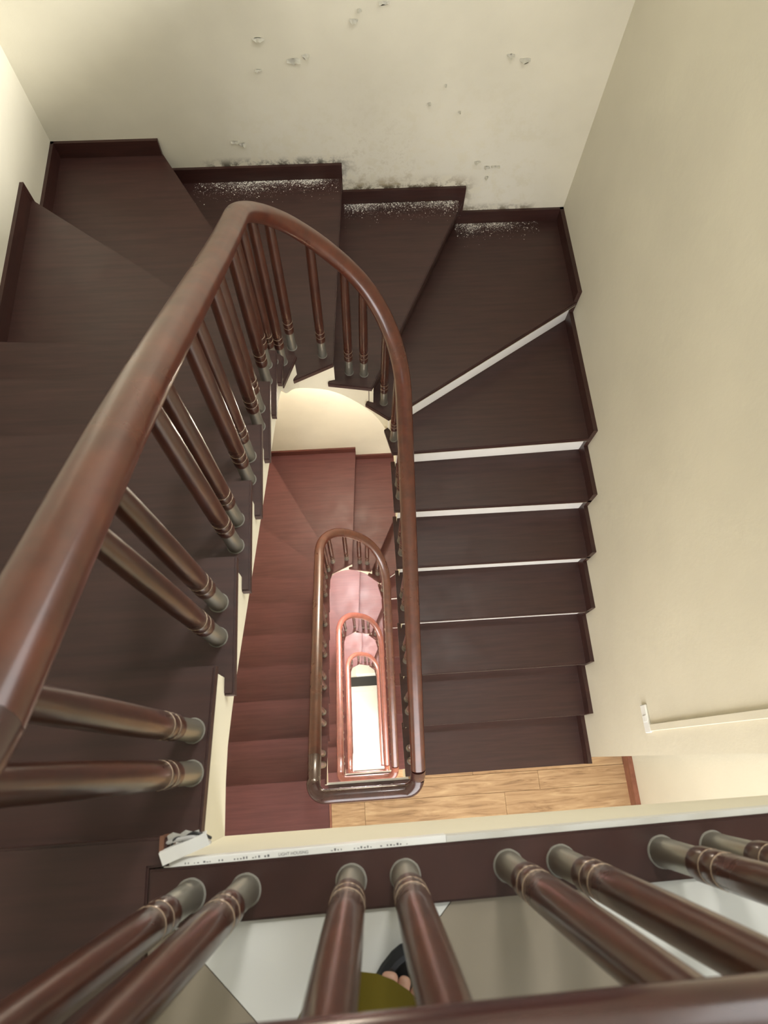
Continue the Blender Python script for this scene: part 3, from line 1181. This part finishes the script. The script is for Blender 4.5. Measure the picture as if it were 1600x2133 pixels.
def add_foot(an, yaw):
    a_ = bv[an][0]
    c, s2 = math.cos(yaw), math.sin(yaw)
    def F(lx, ly, z):
        return Vector((a_.x + lx * c + ly * s2, a_.y - lx * s2 + ly * c, z))
    h0 = len(bv)
    bv.append((F(0, -0.012, 0.045), 0.030)); be.append((an, h0))
    bv.append((F(0, 0.045, 0.042), (0.036, 0.026))); be.append((h0, h0 + 1))
    for q, (lx, ly, r) in enumerate(((-0.030, 0.098, 0.0125), (-0.010, 0.098, 0.0095), (0.008, 0.092, 0.009), (0.023, 0.084, 0.0085), (0.036, 0.074, 0.008))):
        i_ = len(bv)
        bv.append((F(lx * 0.9, ly - 0.028, 0.036), r)); be.append((h0 + 1, i_))
        bv.append((F(lx, ly, 0.032), r * 0.95)); be.append((i_, i_ + 1))
    return F
FR = add_foot(10, math.radians(20))
FLF = add_foot(13, math.radians(-10))
body = skin_mesh('body', bv, be, M['skin'], pe, 2, 0)
# clothes: trousers and shirt follow the limbs
def limb(name, sect, m, seg=24, wob=0.05, seed=0):
    bm = bmesh.new()
    rings = []
    for q, (c, rx_, ry_) in enumerate(sect):
        ring = []
        for i in range(seg):
            a_ = 2 * PI * i / seg
            k_ = 1 + wob * math.sin(3 * a_ + seed + q * 0.6) * 0.5
            ring.append(bm.verts.new((c.x + rx_ * k_ * math.cos(a_), c.y + ry_ * k_ * math.sin(a_), c.z)))
        rings.append(ring)
    for a_, b_ in zip(rings, rings[1:]):
        for i in range(seg):
            j = (i + 1) % seg
            bm.faces.new((a_[i], a_[j], b_[j], b_[i]))
    bmesh.ops.solidify(bm, geom=bm.faces[:], thickness=0.003)
    o = obj(name, bm, m, pe)
    smooth(o, 1.2)
    return o
limb('trouser_leg', [(W(-0.028, -0.237, 0.085), .084, .084), (W(-0.02, -0.27, 0.20), .080, .080), (W(0.008, -0.355, 0.48), .082, .085),
                     (W(0.02, -0.45, 0.72), .095, .10), (W(0.01, -0.51, 0.88), .105, .115)], M['cloth'], seed=1)
limb('trouser_leg', [(W(-0.16, -0.62, 0.085), .080, .080), (W(-0.158, -0.60, 0.20), .078, .078), (W(-0.15, -0.56, 0.48), .082, .085),
                     (W(-0.13, -0.54, 0.72), .095, .10), (W(-0.11, -0.53, 0.88), .105, .115)], M['cloth'], seed=2)
limb('shirt', [(W(-0.05, -0.52, 0.80), .195, .145), (W(-0.05, -0.515, 0.95), .18, .14), (W(-0.05, -0.505, 1.10), .165, .13),
               (W(-0.05, -0.475, 1.27), .18, .135), (W(-0.05, -0.455, 1.37), .17, .10), (W(-0.05, -0.44, 1.425), .085, .075)], M['cloth'], seed=3)
for sx in (1, -1):
    x0 = -0.05 + sx * 0.165
    limb('sleeve', [(W(-0.05 + sx * 0.235, -0.505, 1.16), .062, .062), (W(-0.05 + sx * 0.215, -0.485, 1.27), .068, .068),
                    (W(-0.05 + sx * 0.17, -0.46, 1.37), .065, .065), (W(-0.05 + sx * 0.11, -0.45, 1.42), .04, .04)], M['cloth'], seed=4)
# slippers
def slipper(F, label=None):
    def outline(k_):
        pts = []
        for i in range(28):
            t = 2 * PI * i / 28
            ly = 0.043 + 0.088 * math.sin(t)
            wd_ = 0.047 if math.sin(t) > -0.2 else 0.040
            lx = wd_ * math.copysign(abs(math.cos(t)) ** 0.8, math.cos(t))
            p_ = F(lx * k_, 0.043 + (ly - 0.043) * k_, 0)
            pts.append((p_.x, p_.y))
        return pts
    b_ = obj('slipper', prism(outline(1.0), 0.0005, 0.018, 0.004), M['slipper'], pe)
    # raised front rim and strap
    rim = []
    for i in range(15):
        t = PI * i / 14
        rim.append(F(0.043 * math.cos(t), 0.043 + 0.084 * math.sin(t), 0.026))
    obj('front_rim', tube(rim, 0.010, 8), M['slipper'], b_)
    arch = [F(-0.046 * math.cos(PI * i / 10), 0.025, 0.014 + 0.062 * math.sin(PI * i / 10)) for i in range(11)]
    st2 = bmesh.new()
    ra = []
    for p_ in arch:
        d_ = F(0, 0.06, 0) - F(0, 0.02, 0)
        ra.append([st2.verts.new(p_ - d_ * 0.5), st2.verts.new(p_ + d_ * 0.5)])
    for (a_, b2_), (c_, d2_) in zip(ra, ra[1:]):
        st2.faces.new((a_, c_, d2_, b2_))
    bmesh.ops.solidify(st2, geom=st2.faces[:], thickness=0.004)
    obj('strap', st2, M['slipper'], b_)
slipper(FR)
slipper(FLF)
# head: hair, eyes, nose, mouth, ears
hc = W(-0.05, -0.40, 1.60)
bm = bmesh.new()
bmesh.ops.create_uvsphere(bm, u_segments=24, v_segments=16, radius=1.0)
for v in bm.verts:
    v.co = Vector((v.co.x * 0.094, v.co.y * 0.112 - 0.012, v.co.z * 0.108 + 0.03))
bmesh.ops.delete(bm, geom=[v for v in bm.verts if (v.co.y > 0.045 and v.co.z < 0.075) or v.co.z < -0.055], context='VERTS')
bmesh.ops.solidify(bm, geom=bm.faces[:], thickness=0.006)
hr_ = obj('hair', bm, M['hair'], pe, hc)
smooth(hr_, 1.2)
for sx in (-1, 1):
    bm = bmesh.new(); bmesh.ops.create_uvsphere(bm, u_segments=12, v_segments=8, radius=0.0115)
    obj('eye', bm, M['pvc'], pe, hc + Vector((sx * 0.03, 0.078, -0.012)))
    bm = bmesh.new(); bmesh.ops.create_uvsphere(bm, u_segments=12, v_segments=8, radius=1)
    for v in bm.verts:
        v.co = Vector((v.co.x * 0.008, v.co.y * 0.018, v.co.z * 0.030))
    obj('ear', bm, M['skin'], pe, hc + Vector((sx * 0.080, -0.005, -0.015)))
bm = bmesh.new(); bmesh.ops.create_cone(bm, cap_ends=True, segments=10, radius1=0.016, radius2=0.005, depth=0.045)
obj('nose', bm, M['skin'], pe, hc + Vector((0, 0.088, -0.03)), (-0.25, 0, 0))
obj('mouth', tube([hc * 0 + Vector((-0.022 + 0.011 * i, 0.004 - 0.0012 * (i - 2) ** 2, 0)) for i in range(5)], 0.005, 8), mat('lips', (0.4, 0.13, 0.11), 0.5), pe,
    hc + Vector((0, 0.076, -0.062)))

# ------------------------------------------------------------------ ceiling lamp of the top storey
cl = tag(empty('ceiling_lamp', (0.25, 1.3, ZT)), 'white ceiling lamp above the stairwell', 'lamp')
obj('base', lathe([(0.16, 0), (0.16, -0.03), (0.15, -0.035)], 32), M['pvc'], cl)
o = obj('diffuser', lathe([(0.145, -0.035), (0.15, -0.05), (0.12, -0.085), (0.05, -0.10), (0.005, -0.102)], 32), LAMP, cl)
smooth(o, 1.0)
d = bpy.data.lights.new('ceiling_lamp_light', 'AREA')
d.shape = 'DISK'
d.size = 0.28
d.energy = 26
d.color = (1.0, 0.97, 0.92)
lo = bpy.data.objects.new('ceiling_lamp_light', d)
COL.objects.link(lo)
lo.parent = cl
lo.location = (0, 0, -0.11)
